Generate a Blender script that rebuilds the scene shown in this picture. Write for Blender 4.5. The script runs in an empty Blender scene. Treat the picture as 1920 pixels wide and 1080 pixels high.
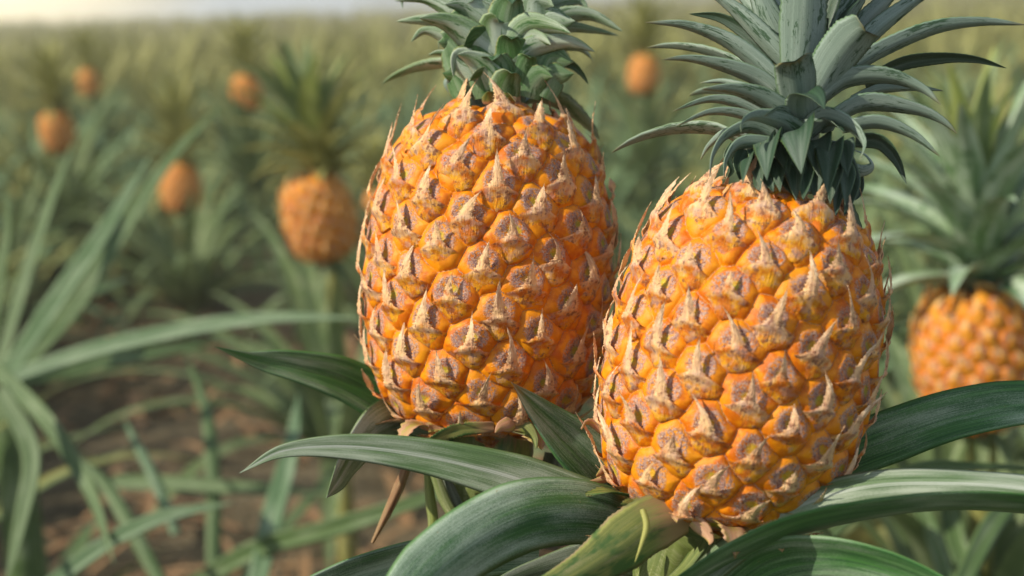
import bpy, math, random
import numpy as np
from mathutils import Vector, Matrix

R_ = math.radians
random.seed(7)
rng = np.random.default_rng(7)
scene = bpy.context.scene
COL = scene.collection

# ------------------------------------------------------------------ camera
CAM = np.array([0.0, 0.0, 1.0])
PITCH, ROLL = R_(11.65), R_(2.0)
FPX = 2667.0                                  # focal length in pixels of a 1920-wide frame (50 mm)
F = np.array([0, math.cos(PITCH), -math.sin(PITCH)])
R0 = np.array([1.0, 0, 0]); U0 = np.array([0, math.sin(PITCH), math.cos(PITCH)])
UP = math.cos(ROLL) * U0 + math.sin(ROLL) * R0
RT = math.cos(ROLL) * R0 - math.sin(ROLL) * U0
BK = -F                                       # towards the viewer
cd = bpy.data.cameras.new('camera'); cam = bpy.data.objects.new('camera', cd); COL.objects.link(cam)
cam.matrix_world = Matrix(((RT[0], UP[0], BK[0], CAM[0]), (RT[1], UP[1], BK[1], CAM[1]),
                           (RT[2], UP[2], BK[2], CAM[2]), (0, 0, 0, 1)))
cd.sensor_width = 36; cd.lens = 50.0; cd.clip_start = 0.02; cd.clip_end = 3000
cd.dof.use_dof = True; cd.dof.focus_distance = 0.632; cd.dof.aperture_fstop = 6.2
scene.camera = cam

def at(px, py, d):
    """photo pixel + depth -> world point"""
    return CAM + F * d + RT * ((px - 960) / FPX * d) - UP * ((py - 540) / FPX * d)

# ------------------------------------------------------------------ world and sun
TO_SUN = np.array([-0.74, -0.32, 0.60]); TO_SUN /= np.linalg.norm(TO_SUN)
w = bpy.data.worlds.new('World'); scene.world = w; w.use_nodes = True
nt = w.node_tree; nt.nodes.clear()
sky = nt.nodes.new('ShaderNodeTexSky'); sky.sky_type = 'NISHITA'; sky.sun_disc = False
sky.sun_elevation = math.asin(TO_SUN[2]); sky.sun_rotation = math.atan2(TO_SUN[0], TO_SUN[1])
sky.air_density = 1.0; sky.dust_density = 1.6
tc = nt.nodes.new('ShaderNodeTexCoord')
mp = nt.nodes.new('ShaderNodeVectorMath'); mp.operation = 'MULTIPLY'; mp.inputs[1].default_value = (3, 3, 22)
nt.links.new(tc.outputs['Generated'], mp.inputs[0])
cn = nt.nodes.new('ShaderNodeTexNoise'); cn.inputs['Scale'].default_value = 1.3; cn.inputs['Detail'].default_value = 5
nt.links.new(mp.outputs[0], cn.inputs['Vector'])
cr = nt.nodes.new('ShaderNodeMapRange'); cr.interpolation_type = 'SMOOTHSTEP'
cr.inputs['From Min'].default_value = .36; cr.inputs['From Max'].default_value = .62
nt.links.new(cn.outputs[0], cr.inputs['Value'])
cm = nt.nodes.new('ShaderNodeMix'); cm.data_type = 'RGBA'
cm.inputs['B'].default_value = (14.5, 16.5, 20, 1)
mm = nt.nodes.new('ShaderNodeMath'); mm.operation = 'MULTIPLY'; mm.inputs[1].default_value = .75
nt.links.new(cr.outputs[0], mm.inputs[0]); nt.links.new(mm.outputs[0], cm.inputs['Factor'])
nt.links.new(sky.outputs[0], cm.inputs['A'])
gd = nt.nodes.new('ShaderNodeVectorMath'); gd.operation = 'DOT_PRODUCT'; gd.inputs[1].default_value = (-.40, .915, .03)
nt.links.new(tc.outputs['Generated'], gd.inputs[0])
gr_ = nt.nodes.new('ShaderNodeMapRange'); gr_.interpolation_type = 'SMOOTHSTEP'; gr_.inputs['From Min'].default_value = .972; gr_.inputs['From Max'].default_value = 1.0
nt.links.new(gd.outputs['Value'], gr_.inputs['Value'])
gm = nt.nodes.new('ShaderNodeMix'); gm.data_type = 'RGBA'; gm.inputs['B'].default_value = (30, 26, 18, 1)
nt.links.new(gr_.outputs[0], gm.inputs['Factor']); nt.links.new(cm.outputs['Result'], gm.inputs['A'])
bg = nt.nodes.new('ShaderNodeBackground'); bg.inputs[1].default_value = 0.058
out = nt.nodes.new('ShaderNodeOutputWorld')
nt.links.new(gm.outputs['Result'], bg.inputs[0]); nt.links.new(bg.outputs[0], out.inputs[0])

sd = bpy.data.lights.new('sun', 'SUN'); sun = bpy.data.objects.new('sun', sd); COL.objects.link(sun)
sd.energy = 4.9; sd.angle = R_(0.6); sd.color = (1.0, 0.91, 0.77)
sun.rotation_euler = Vector(-TO_SUN).to_track_quat('-Z', 'Y').to_euler()
sun.location = (-3, -2, 4)

vs = scene.view_settings
vs.view_transform = 'Standard'; vs.look = 'None'; vs.gamma = 1; vs.use_curve_mapping = False; vs.exposure = 0.16
cy = scene.cycles
cy.use_denoising = True; cy.max_bounces = 6; cy.volume_bounces = 0; cy.caustics_reflective = False; cy.caustics_refractive = False
cy.sample_clamp_indirect = 4.0

# ------------------------------------------------------------------ node helpers
class Mat:
    def __init__(s, name):
        s.m = bpy.data.materials.new(name); s.m.use_nodes = True; s.t = s.m.node_tree; s.t.nodes.clear()
    def put(s, sock, v):
        if isinstance(v, bpy.types.NodeSocket): s.t.links.new(v, sock)
        elif isinstance(v, (tuple, list)) and len(v) == 3 and sock.type == 'RGBA': sock.default_value = (*v, 1)
        else: sock.default_value = v
    def attr(s, n):
        a = s.t.nodes.new('ShaderNodeAttribute'); a.attribute_name = n; return a.outputs['Vector']
    def sep(s, v):
        n = s.t.nodes.new('ShaderNodeSeparateXYZ'); s.put(n.inputs[0], v); return n.outputs
    def math(s, op, a, b=0.0, clamp=False):
        n = s.t.nodes.new('ShaderNodeMath'); n.operation = op; n.use_clamp = clamp; s.put(n.inputs[0], a); s.put(n.inputs[1], b); return n.outputs[0]
    def vmul(s, v, k):
        n = s.t.nodes.new('ShaderNodeVectorMath'); n.operation = 'MULTIPLY'; s.put(n.inputs[0], v); s.put(n.inputs[1], k); return n.outputs[0]
    def noise(s, v, scale, detail=3.0, rough=.55, dist=0.0):
        n = s.t.nodes.new('ShaderNodeTexNoise'); s.put(n.inputs['Vector'], v); n.inputs['Scale'].default_value = scale
        n.inputs['Detail'].default_value = detail; n.inputs['Roughness'].default_value = rough; n.inputs['Distortion'].default_value = dist
        return n.outputs[0]
    def ss(s, v, a, b, lo=0.0, hi=1.0):
        n = s.t.nodes.new('ShaderNodeMapRange'); n.interpolation_type = 'SMOOTHSTEP'; s.put(n.inputs['Value'], v)
        n.inputs['From Min'].default_value = a; n.inputs['From Max'].default_value = b
        n.inputs['To Min'].default_value = lo; n.inputs['To Max'].default_value = hi; return n.outputs[0]
    def mix(s, f, a, b):
        n = s.t.nodes.new('ShaderNodeMix'); n.data_type = 'RGBA'; s.put(n.inputs['Factor'], f); s.put(n.inputs['A'], a); s.put(n.inputs['B'], b)
        return n.outputs['Result']
    def obj(s):
        return s.t.nodes.new('ShaderNodeTexCoord').outputs['Object']
    def orand(s):
        return s.t.nodes.new('ShaderNodeObjectInfo').outputs['Random']
    def bump(s, h, strength, dist):
        n = s.t.nodes.new('ShaderNodeBump'); n.inputs['Strength'].default_value = strength; n.inputs['Distance'].default_value = dist
        s.put(n.inputs['Height'], h); return n.outputs[0]
    def done(s, color, rough=.5, normal=None, spec=.5, sss=0.0, sssr=(1, .3, .1), sscale=.003, transl=None, sheen=0.0):
        b = s.t.nodes.new('ShaderNodeBsdfPrincipled'); s.put(b.inputs['Base Color'], color); s.put(b.inputs['Roughness'], rough)
        s.put(b.inputs['Specular IOR Level'], spec)
        if sss:
            b.inputs['Subsurface Weight'].default_value = sss; b.inputs['Subsurface Radius'].default_value = sssr; b.inputs['Subsurface Scale'].default_value = sscale
        if sheen:
            b.inputs['Sheen Weight'].default_value = sheen; b.inputs['Sheen Roughness'].default_value = .4
        if normal is not None: s.put(b.inputs['Normal'], normal)
        o = s.t.nodes.new('ShaderNodeOutputMaterial'); res = b.outputs[0]
        if transl:
            tr = s.t.nodes.new('ShaderNodeBsdfTranslucent'); s.put(tr.inputs[0], transl[1])
            mx = s.t.nodes.new('ShaderNodeMixShader'); mx.inputs[0].default_value = transl[0]
            s.t.links.new(res, mx.inputs[1]); s.t.links.new(tr.outputs[0], mx.inputs[2]); res = mx.outputs[0]
        s.t.links.new(res, o.inputs['Surface'])
        return s.m

def leaf_mat(name, dark, mid, scurf, amount=.5, edge=(.10, .22, .05), rough=.38, spec=.5, scratch=None, fine=1.0, stripe=None, transl=.10, tipc=None, tint=None, basec=None):
    """strap leaf: dark streaks along the blade, powdery silver scurf, pale rim; luv = (u across -1..1, v metres along, random)"""
    M = Mat(name); a = M.attr('luv'); u, v, r = M.sep(a)[:3]
    st = M.noise(M.vmul(a, (9 * fine, 14, 31)), 1.0, 4, .6)                # broad streaks
    fs = M.noise(M.vmul(a, (58 * fine, 16, 53)), 1.0, 3, .65)              # fine streaks
    gr = M.noise(M.vmul(a, (60 * fine, 1500, 17)), 1.0, 2, .7)             # powder grain
    lo = M.noise(M.vmul(a, (1.6, 22, 77)), 1.0, 3, .5)                     # patches
    c = M.mix(M.ss(st, .35, .68), dark, mid)
    c = M.mix(M.ss(fs, .50, .72, 0, .45), c, tuple(x * 1.7 for x in mid))
    k = M.math('ADD', M.math('MULTIPLY', lo, .9), M.math('ADD', M.math('MULTIPLY', fs, .55), M.math('MULTIPLY', gr, .55)))
    k = M.ss(k, 1.14 - .45 * amount, 1.58 - .45 * amount, 0, .85)
    c = M.mix(k, c, scurf)
    if stripe:
        au = M.math('ABSOLUTE', M.math('ADD', u, M.math('MULTIPLY', M.math('SUBTRACT', st, .5), .25)))
        c = M.mix(M.math('MULTIPLY', M.ss(au, .16, .03), M.ss(fs, .32, .6)), c, stripe)
    if scratch:
        sc = M.noise(M.vmul(a, (5.5, 150, 91)), 1.0, 5, .75, .6)
        big = M.noise(M.vmul(a, (1.3, 40, 13)), 1.0, 2)
        c = M.mix(M.ss(M.math('ADD', M.math('MULTIPLY', sc, .7), M.math('MULTIPLY', big, .5)), .650, .695, 0, .9), c, scratch)
    c = M.mix(M.ss(M.math('ABSOLUTE', u), .90, .985, 0, .8), c, edge)
    if tipc: c = M.mix(M.ss(M.math('ADD', M.attr_f('tipf'), M.math('MULTIPLY', st, .3)), 1.02, 1.16, 0, .9), c, tipc)
    if tint:
        c = M.mix(M.ss(M.noise(M.vmul(a, (2, 60, 7)), 1.0, 3), .45, .62), c, tint)
    sp = M.noise(M.vmul(a, (9, 230, 33)), 1.0, 3, .6)
    c = M.mix(M.ss(sp, .70, .76, 0, .7), c, (.24, .19, .08))
    if basec:
        tv = M.math('ADD', M.attr_f('tipf'), M.math('MULTIPLY', M.math('SUBTRACT', st, .5), .35))
        c = M.mix(M.ss(tv, .30, .06, 0, .8), c, basec)
    rr = M.mix(k, (rough,) * 3, (min(1, rough + .28),) * 3)
    n = M.bump(M.math('ADD', fs, M.math('MULTIPLY', gr, .25)), .28, .0006)
    return M.done(c, rr, n, spec, transl=(transl, c) if transl else None)
def _attr_f(s, n):
    a = s.t.nodes.new('ShaderNodeAttribute'); a.attribute_name = n; return a.outputs['Fac']
Mat.attr_f = _attr_f

MT = {}
MT['leaf_top'] = leaf_mat('leaf green upper face', (.020, .085, .024), (.046, .150, .034), (.42, .52, .40), .74, edge=(.09, .22, .05), rough=.42, spec=.4, tipc=(.26, .15, .05))
MT['leaf_dark'] = leaf_mat('leaf deep green upper face', (.024, .10, .026), (.070, .215, .048), (.44, .54, .40), .50, edge=(.09, .22, .05), rough=.46, spec=.35)
MT['leaf_soft'] = leaf_mat('leaf striped pale face', (.055, .115, .030), (.10, .18, .06), (.48, .53, .42), .74, edge=(.13, .21, .06), rough=.5, stripe=(.50, .54, .46))
MT['leaf_under'] = leaf_mat('leaf silver under face', (.045, .075, .030), (.10, .14, .075), (.36, .40, .33), .62, edge=(.12, .19, .06), rough=.6)
MT['crown_under'] = leaf_mat('crown leaf silver outer face', (.15, .215, .165), (.21, .285, .22), (.36, .43, .36), .50, edge=(.12, .22, .09), rough=.5, tipc=(.16, .14, .05), scratch=(.022, .07, .022), transl=.04)
MT['crown_top'] = leaf_mat('crown leaf dark inner face', (.018, .045, .022), (.034, .075, .036), (.18, .23, .18), .46, edge=(.13, .22, .07), rough=.42, transl=.05)
MT['crown2_under'] = leaf_mat('young crown outer face', (.065, .155, .04), (.17, .29, .10), (.52, .60, .48), .84, edge=(.22, .28, .12), rough=.5, scratch=(.03, .12, .015), transl=.06)
MT['crown2_green'] = leaf_mat('young crown fresh green face', (.030, .100, .018), (.070, .180, .040), (.36, .46, .30), .55, edge=(.30, .30, .12), rough=.45, scratch=(.02, .08, .01), transl=.06)
MT['crown2_top'] = leaf_mat('young crown inner face', (.020, .070, .022), (.050, .125, .040), (.26, .33, .25), .40, edge=(.20, .27, .10), rough=.45, transl=.06)
MT['field_leaf'] = leaf_mat('field leaf', (.080, .132, .045), (.155, .210, .078), (.42, .46, .28), .40, edge=(.20, .26, .10), rough=.6, spec=.3, transl=.22)
MT['near_leaf'] = leaf_mat('near leaf dusky green', (.050, .098, .028), (.10, .16, .052), (.30, .36, .22), .40, edge=(.14, .2, .08), rough=.55, spec=.35, transl=.12)
MT['near_leaf_teal'] = leaf_mat('near leaf bluish green', (.055, .115, .045), (.10, .175, .075), (.33, .40, .27), .45, edge=(.14, .2, .1), rough=.5, spec=.4, transl=.10)
MT['field_leaf_pale'] = leaf_mat('field leaf pale', (.21, .215, .058), (.34, .33, .10), (.52, .49, .24), .4, edge=(.25, .28, .12), rough=.6, spec=.3, transl=.22)  # golden tone, also carries the painted warm glow on the left field
MT['field_leaf_teal'] = leaf_mat('field leaf bluish', (.075, .150, .065), (.13, .22, .10), (.36, .43, .28), .4, edge=(.18, .25, .12), rough=.55, spec=.35, transl=.15)
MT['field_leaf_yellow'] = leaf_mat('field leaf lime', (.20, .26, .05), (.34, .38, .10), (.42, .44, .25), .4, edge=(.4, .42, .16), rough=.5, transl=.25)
MT['dry_leaf'] = leaf_mat('dry straw leaf', (.20, .11, .04), (.34, .21, .085), (.48, .36, .20), .5, edge=(.5, .33, .15), rough=.7, tint=(.20, .08, .03))
MT['sheath'] = leaf_mat('peduncle bract green and rose', (.13, .17, .035), (.24, .25, .06), (.42, .36, .24), .3, edge=(.40, .30, .16), rough=.5, tint=(.06, .13, .025), basec=(.44, .22, .12))
MT['rose'] = leaf_mat('peduncle bract rose', (.42, .20, .11), (.52, .32, .17), (.60, .48, .32), .4, edge=(.60, .32, .2), rough=.6, tint=(.42, .33, .08))
MT['straw_point'] = leaf_mat('yellow point', (.26, .27, .05), (.38, .36, .09), (.5, .45, .2), .3, rough=.6)
MT['stalk'] = leaf_mat('stalk ribbed green', (.07, .12, .02), (.15, .19, .04), (.40, .40, .22), .45, rough=.6, fine=.4)

def fruit_mat(name, far=False):
    """fruitlet skin: cel = (x, y, random) inside its own fruitlet"""
    M = Mat(name); a = M.attr('cel'); x, y, r = M.sep(a)[:3]; o = M.obj()
    n1 = M.noise(o, 170, 3); n2 = M.noise(o, 900, 3, .65); n3 = M.noise(o, 2600, 2, .6); n4 = M.noise(o, 420, 4, .6)
    c = M.mix(M.ss(n1, .38, .62), (.54, .125, .001), (.76, .255, .002))
    c = M.mix(M.ss(r, .55, 1.0, 0, .55), c, (.74, .31, .008))
    yy = M.math('ADD', y, -.13)
    rad = M.math('SQRT', M.math('ADD', M.math('POWER', M.math('MULTIPLY', x, .95), 2), M.math('POWER', M.math('MULTIPLY', yy, 1.05), 2)))
    rn = M.math('ADD', rad, M.math('ADD', M.math('MULTIPLY', M.math('SUBTRACT', n4, .5), .26), M.math('MULTIPLY', M.math('SUBTRACT', n2, .5), .16)))
    zone = M.ss(rn, .40, .33)
    sc = M.mix(M.ss(n4, .42, .60), (.46, .27, .20), (.27, .15, .14))
    sc = M.mix(M.ss(M.noise(o, 620, 4, .7), .49, .59), sc, (.21, .070, .030))
    sc = M.mix(M.ss(n3, .52, .62), sc, (.62, .45, .32))
    c2 = M.mix(M.math('MULTIPLY', zone, M.ss(M.math('ADD', n2, M.math('MULTIPLY', M.math('SUBTRACT', n4, .5), .5)), .36, .52)), c, sc)
    eye = M.ss(M.math('ADD', rad, M.math('MULTIPLY', M.math('SUBTRACT', n4, .5), .16)), .17, .06)
    c2 = M.mix(M.math('MULTIPLY', eye, M.ss(n2, .3, .5, .3, .9)), c2, M.mix(M.ss(n1, .4, .6), (.66, .40, .015), (.42, .40, .02)))
    dots = M.math('MULTIPLY', M.ss(n3, .66, .72), M.ss(rn, .50, .38))
    c2 = M.mix(M.math('MULTIPLY', dots, .8), c2, (.86, .66, .40))
    rr = M.mix(zone, (.40,) * 3, (.7,) * 3)
    nn = M.bump(M.math('ADD', M.math('MULTIPLY', n2, M.math('ADD', zone, .25)), M.math('MULTIPLY', n3, .35)), .6, .0008)
    return M.done(c2, rr, nn, .26, sss=0, sssr=(1, .35, .05), sscale=.004)

def bract_mat(name):
    M = Mat(name); a = M.attr('cel'); x, y, r = M.sep(a)[:3]; o = M.obj()
    lon = M.noise(M.vmul(a, (8, 2.4, 40)), 1.0, 4, .6, .5)
    fine = M.noise(M.vmul(a, (30, 3.5, 71)), 1.0, 3, .65)
    n4 = M.noise(o, 330, 4, .65); n3 = M.noise(o, 2400, 2, .6)
    nb = M.noise(M.vmul(a, (3.2, 3.2, 23)), 1.0, 4, .6)
    skin = M.mix(M.ss(nb, .4, .62), (.58, .145, .0015), (.84, .39, .006))
    pap = M.mix(M.ss(lon, .38, .62), (.84, .56, .28), (.64, .39, .23))
    pap = M.mix(M.ss(fine, .55, .72, 0, .35), pap, (.80, .62, .42))
    # papery patches over the skin: the higher on the bract the denser
    k = M.math('SUBTRACT', M.math('MULTIPLY', M.math('ADD', y, .10), .95), M.math('MULTIPLY', M.ss(M.math('ABSOLUTE', x), .3, .6), .07))
    k = M.math('ADD', k, M.math('ADD', nb, M.math('MULTIPLY', M.math('SUBTRACT', n4, .5), .7)))
    k = M.math('ADD', k, M.math('MULTIPLY', M.math('SUBTRACT', r, .5), .22))
    c = M.mix(M.ss(k, .31, .63, .03, .92), skin, pap)
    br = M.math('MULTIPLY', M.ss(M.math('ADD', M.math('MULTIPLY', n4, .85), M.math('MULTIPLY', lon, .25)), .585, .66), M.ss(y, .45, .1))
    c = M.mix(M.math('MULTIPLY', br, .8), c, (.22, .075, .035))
    lil = M.math('MULTIPLY', M.ss(M.noise(o, 240, 3), .5, .6), M.ss(y, .2, -.1))
    c = M.mix(M.math('MULTIPLY', lil, .35), c, (.52, .38, .35))
    c = M.mix(M.ss(n3, .60, .70, 0, .5), c, (.82, .64, .42))
    tip = M.ss(y, .18, .5)
    c = M.mix(M.math('MULTIPLY', tip, .75), c, M.mix(M.ss(fine, .4, .6), (.56, .34, .18), (.88, .70, .46)))
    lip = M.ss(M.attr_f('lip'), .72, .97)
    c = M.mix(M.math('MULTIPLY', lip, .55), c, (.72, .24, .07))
    nn = M.bump(M.math('ADD', fine, M.math('ADD', lon, M.math('MULTIPLY', n3, .3))), .8, .001)
    return M.done(c, M.mix(M.ss(k, .2, .45), (.5,) * 3, (.8,) * 3), nn, .18, transl=(.10, c))

MT['fruit'] = fruit_mat('pineapple skin'); MT['bract'] = bract_mat('pineapple bract')
M = Mat('pineapple bract far'); o = M.obj(); yv = M.sep(M.attr('cel'))[1]
c = M.mix(M.ss(M.noise(o, 300, 3), .4, .62), (.70, .24, .006), (.78, .36, .03)); c = M.mix(M.ss(yv, .04, .28), c, (.82, .50, .17))
MT['bract_far'] = M.done(c, .6)
MT['fruit_far'] = fruit_mat('pineapple skin far', True)

# ------------------------------------------------------------------ mesh helpers
def mesh_obj(name, V, faces, mats, parent=None, attrs=None, midx=None, smooth=True, loc=None):
    me = bpy.data.meshes.new(name); V = np.asarray(V, float)
    if isinstance(faces, np.ndarray):
        nf = len(faces)
        me.vertices.add(len(V)); me.vertices.foreach_set('co', V.ravel())
        me.loops.add(nf * 4); me.loops.foreach_set('vertex_index', faces.ravel().astype(np.int32))
        me.polygons.add(nf); me.polygons.foreach_set('loop_start', np.arange(nf, dtype=np.int32) * 4)
        me.update(calc_edges=True)
    else:
        me.from_pydata([tuple(v) for v in V], [], faces)
    for m in (mats if isinstance(mats, (list, tuple)) else [mats]): me.materials.append(m)
    if midx is not None: me.polygons.foreach_set('material_index', np.asarray(midx, dtype=np.int32))
    if smooth: me.polygons.foreach_set('use_smooth', np.ones(len(me.polygons), dtype=bool))
    for k, arr in (attrs or {}).items():
        arr = np.asarray(arr, float)
        at_ = me.attributes.new(k, 'FLOAT_VECTOR' if arr.ndim == 2 else 'FLOAT', 'POINT')
        at_.data.foreach_set('vector' if arr.ndim == 2 else 'value', arr.ravel())
    me.update()
    o = bpy.data.objects.new(name, me); COL.objects.link(o)
    if parent is not None: o.parent = parent
    if loc is not None: o.location = loc
    return o

def empty(name, loc):
    o = bpy.data.objects.new(name, None); COL.objects.link(o); o.location = loc; o.empty_display_size = .05; return o
def tag(o, label=None, cat=None, group=None, kind=None):
    if label: o['label'] = label
    if cat: o['category'] = cat
    if group: o['group'] = group
    if kind: o['kind'] = kind
    return o

def crom(P, n):
    """Catmull-Rom through control points, n samples by even chord length"""
    P = np.asarray(P, float); k = len(P)
    if k == 2: return P[0] + (P[1] - P[0]) * np.linspace(0, 1, n)[:, None]
    E = np.vstack([2 * P[0] - P[1], P, 2 * P[-1] - P[-2]]); res = []
    for i in range(k - 1):
        p0, p1, p2, p3 = E[i:i + 4]
        for t in np.linspace(0, 1, 24, endpoint=(i == k - 2)):
            res.append(.5 * ((2 * p1) + (-p0 + p2) * t + (2 * p0 - 5 * p1 + 4 * p2 - p3) * t * t + (-p0 + 3 * p1 - 3 * p2 + p3) * t ** 3))
    res = np.array(res); L = np.r_[0, np.cumsum(np.linalg.norm(np.diff(res, axis=0), axis=1))]
    q = np.linspace(0, L[-1], n)
    return np.stack([np.interp(q, L, res[:, j]) for j in range(res.shape[1])], 1)

def nrm(v): return v / (np.linalg.norm(v, axis=-1, keepdims=True) + 1e-12)

def grid_faces(r, c, close=False):
    i = np.arange(r - 1)[:, None]; j = np.arange(c if close else c - 1)[None, :]
    a = i * c + j; b = i * c + (j + 1) % c
    return np.stack([a, b, b + c, a + c], -1).reshape(-1, 4)

def blade(C, W, s0, nv=40, nu=5, fold=.25, thick=.0009, serr=0.0, tipcut=0.0, wprof=None, rnd=None, wave=0.0, flip=False):
    """strap leaf as a thin closed solid. C control points, W full width, s0 side direction at the base.
    returns V, faces, luv, tipf, material index (0 upper face, 1 under face)"""
    P = crom(C, nv); T = nrm(np.gradient(P, axis=0)); S = np.zeros_like(P); s = np.asarray(s0, float)
    for i in range(nv):
        s = s - T[i] * np.dot(s, T[i]); s = s / (np.linalg.norm(s) + 1e-9); S[i] = s
    N = np.cross(T, S)
    if flip: N = -N
    t = np.linspace(0, 1, nv); L = np.r_[0, np.cumsum(np.linalg.norm(np.diff(P, axis=0), axis=1))]
    if wprof is None: wp = np.clip((1 - t ** 2.2), 0, 1) ** .8 * (0.86 + .14 * np.sin(np.pi * np.clip(t * 1.5, 0, 1)))
    else: wp = np.interp(t, [q[0] for q in wprof], [q[1] for q in wprof])
    if tipcut: wp = np.where(t > 1 - tipcut, np.maximum(wp, .35 * np.sqrt(np.clip((1 - t) / tipcut, 0, 1))), wp)
    r = rng.random() if rnd is None else rnd
    hw = np.maximum(wp * W / 2, W * .004)
    if serr: hw = hw * (1 + serr * np.where(np.arange(nv) % 2 == 0, 1, -.4) * rng.uniform(.3, 1, nv) * np.clip(t * 3, 0, 1))
    u = np.linspace(-1, 1, 2 * nu + 1); V = []; luv = []; tf = []
    ph = rng.uniform(0, 6.28, 3)
    wv = wave * W * (np.sin(L / max(W, 1e-4) * 1.7 + ph[0])[:, None] * (u[None] ** 2) * np.sign(u)[None] + .5 * np.sin(L / max(W, 1e-4) * 3.1 + ph[1])[:, None] * u[None] ** 2)
    ab = np.abs(u); up = fold * (np.sqrt(ab ** 2 + .02) - .14)
    base = P[:, None, :] + S[:, None, :] * (u[None, :, None] * hw[:, None, None] * (1 - .25 * abs(fold))) + N[:, None, :] * (up[None, :, None] * hw[:, None, None] + wv[:, :, None])
    th = thick * (1 - ab ** 3)[None, :, None] * (.25 + .75 * wp[:, None, None])
    top = base + N[:, None, :] * th * .5; bot = base - N[:, None, :] * (th * .5 + 1e-5)
    ring = np.concatenate([top, bot[:, ::-1][:, 1:-1]], 1)            # closed ring round the section
    m = ring.shape[1]; V = ring.reshape(-1, 3)
    uu = np.concatenate([u, u[::-1][1:-1]])
    luv = np.stack([np.broadcast_to(uu, (nv, m)), np.broadcast_to(L[:, None], (nv, m)), np.full((nv, m), r)], -1).reshape(-1, 3)
    tf = np.repeat(t, m)
    Fq = grid_faces(nv, m, True)
    mi = np.tile((np.arange(m) >= 2 * nu).astype(int), nv - 1)
    if flip: Fq = Fq[:, ::-1]
    else: pass
    return V, Fq, luv, tf, mi

def sheet(C, W, s0, nv=14, nu=2, fold=.35, rnd=None):
    P = crom(C, nv); T = nrm(np.gradient(P, axis=0)); S = np.zeros_like(P); s = np.asarray(s0, float)
    for i in range(nv):
        s = s - T[i] * np.dot(s, T[i]); s = s / (np.linalg.norm(s) + 1e-9); S[i] = s
    N = np.cross(T, S); N *= np.sign(N[0, 2] + 1e-6)
    t = np.linspace(0, 1, nv); L = np.r_[0, np.cumsum(np.linalg.norm(np.diff(P, axis=0), axis=1))]
    hw = np.maximum(np.clip(1 - t ** 1.8, 0, 1) ** .9 * W / 2, W * .01)
    u = np.linspace(-1, 1, 2 * nu + 1)
    V = (P[:, None] + S[:, None] * (u[None, :, None] * hw[:, None, None]) + N[:, None] * (fold * np.abs(u)[None, :, None] * hw[:, None, None])).reshape(-1, 3)
    r = rng.random() if rnd is None else rnd
    m = len(u)
    luv = np.stack([np.broadcast_to(u, (nv, m)), np.broadcast_to(L[:, None], (nv, m)), np.full((nv, m), r)], -1).reshape(-1, 3)
    return V, grid_faces(nv, m), luv

def joinm(parts):
    """join [(V,F,attr arrays...)]"""
    Vs, Fs, As, o = [], [], [], 0
    for V, Fq, A in parts:
        Vs.append(V); Fs.append(Fq + o); As.append(A); o += len(V)
    return np.vstack(Vs), np.vstack(Fs), np.vstack(As)

def tube(C, rad, n=14, nv=24, rib=0.0):
    P = crom(C, nv); T = nrm(np.gradient(P, axis=0)); s = np.array([1.0, .13, .07]); V = []; luv = []
    L = np.r_[0, np.cumsum(np.linalg.norm(np.diff(P, axis=0), axis=1))]
    rr = np.interp(np.linspace(0, 1, nv), np.linspace(0, 1, len(rad)), rad); a = np.linspace(0, 2 * np.pi, n, endpoint=False)
    for i in range(nv):
        s = s - T[i] * np.dot(s, T[i]); s /= np.linalg.norm(s); b = np.cross(T[i], s)
        q = rr[i] * (1 + rib * np.cos(a * (n // 2)))
        V.append(P[i] + np.cos(a)[:, None] * q[:, None] * s + np.sin(a)[:, None] * q[:, None] * b)
        luv.append(np.stack([np.sin(a) * .85, np.full(n, L[i]), np.full(n, .37)], 1))
    return np.vstack(V), grid_faces(nv, n, True), np.vstack(luv)

# ------------------------------------------------------------------ the fruit
GA = math.pi * (3 - math.sqrt(5))
PROF_A = [(.02, .035), (.3, .012), (.5, .0), (.64, .02), (.77, .07), (.88, .15), (.955, .27), (1, .42), (1, .52), (.975, .66), (.915, .78), (.81, .885), (.66, .955), (.50, .985), (.32, 1.0), (.05, 1.0)]
PROF_B = [(.02, .03), (.3, .01), (.52, 0), (.68, .025), (.81, .085), (.91, .18), (.98, .31), (1, .43), (.985, .56), (.965, .68), (.91, .79), (.82, .88), (.67, .95), (.48, .985), (.25, 1.0), (.05, 1.0)]

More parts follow.
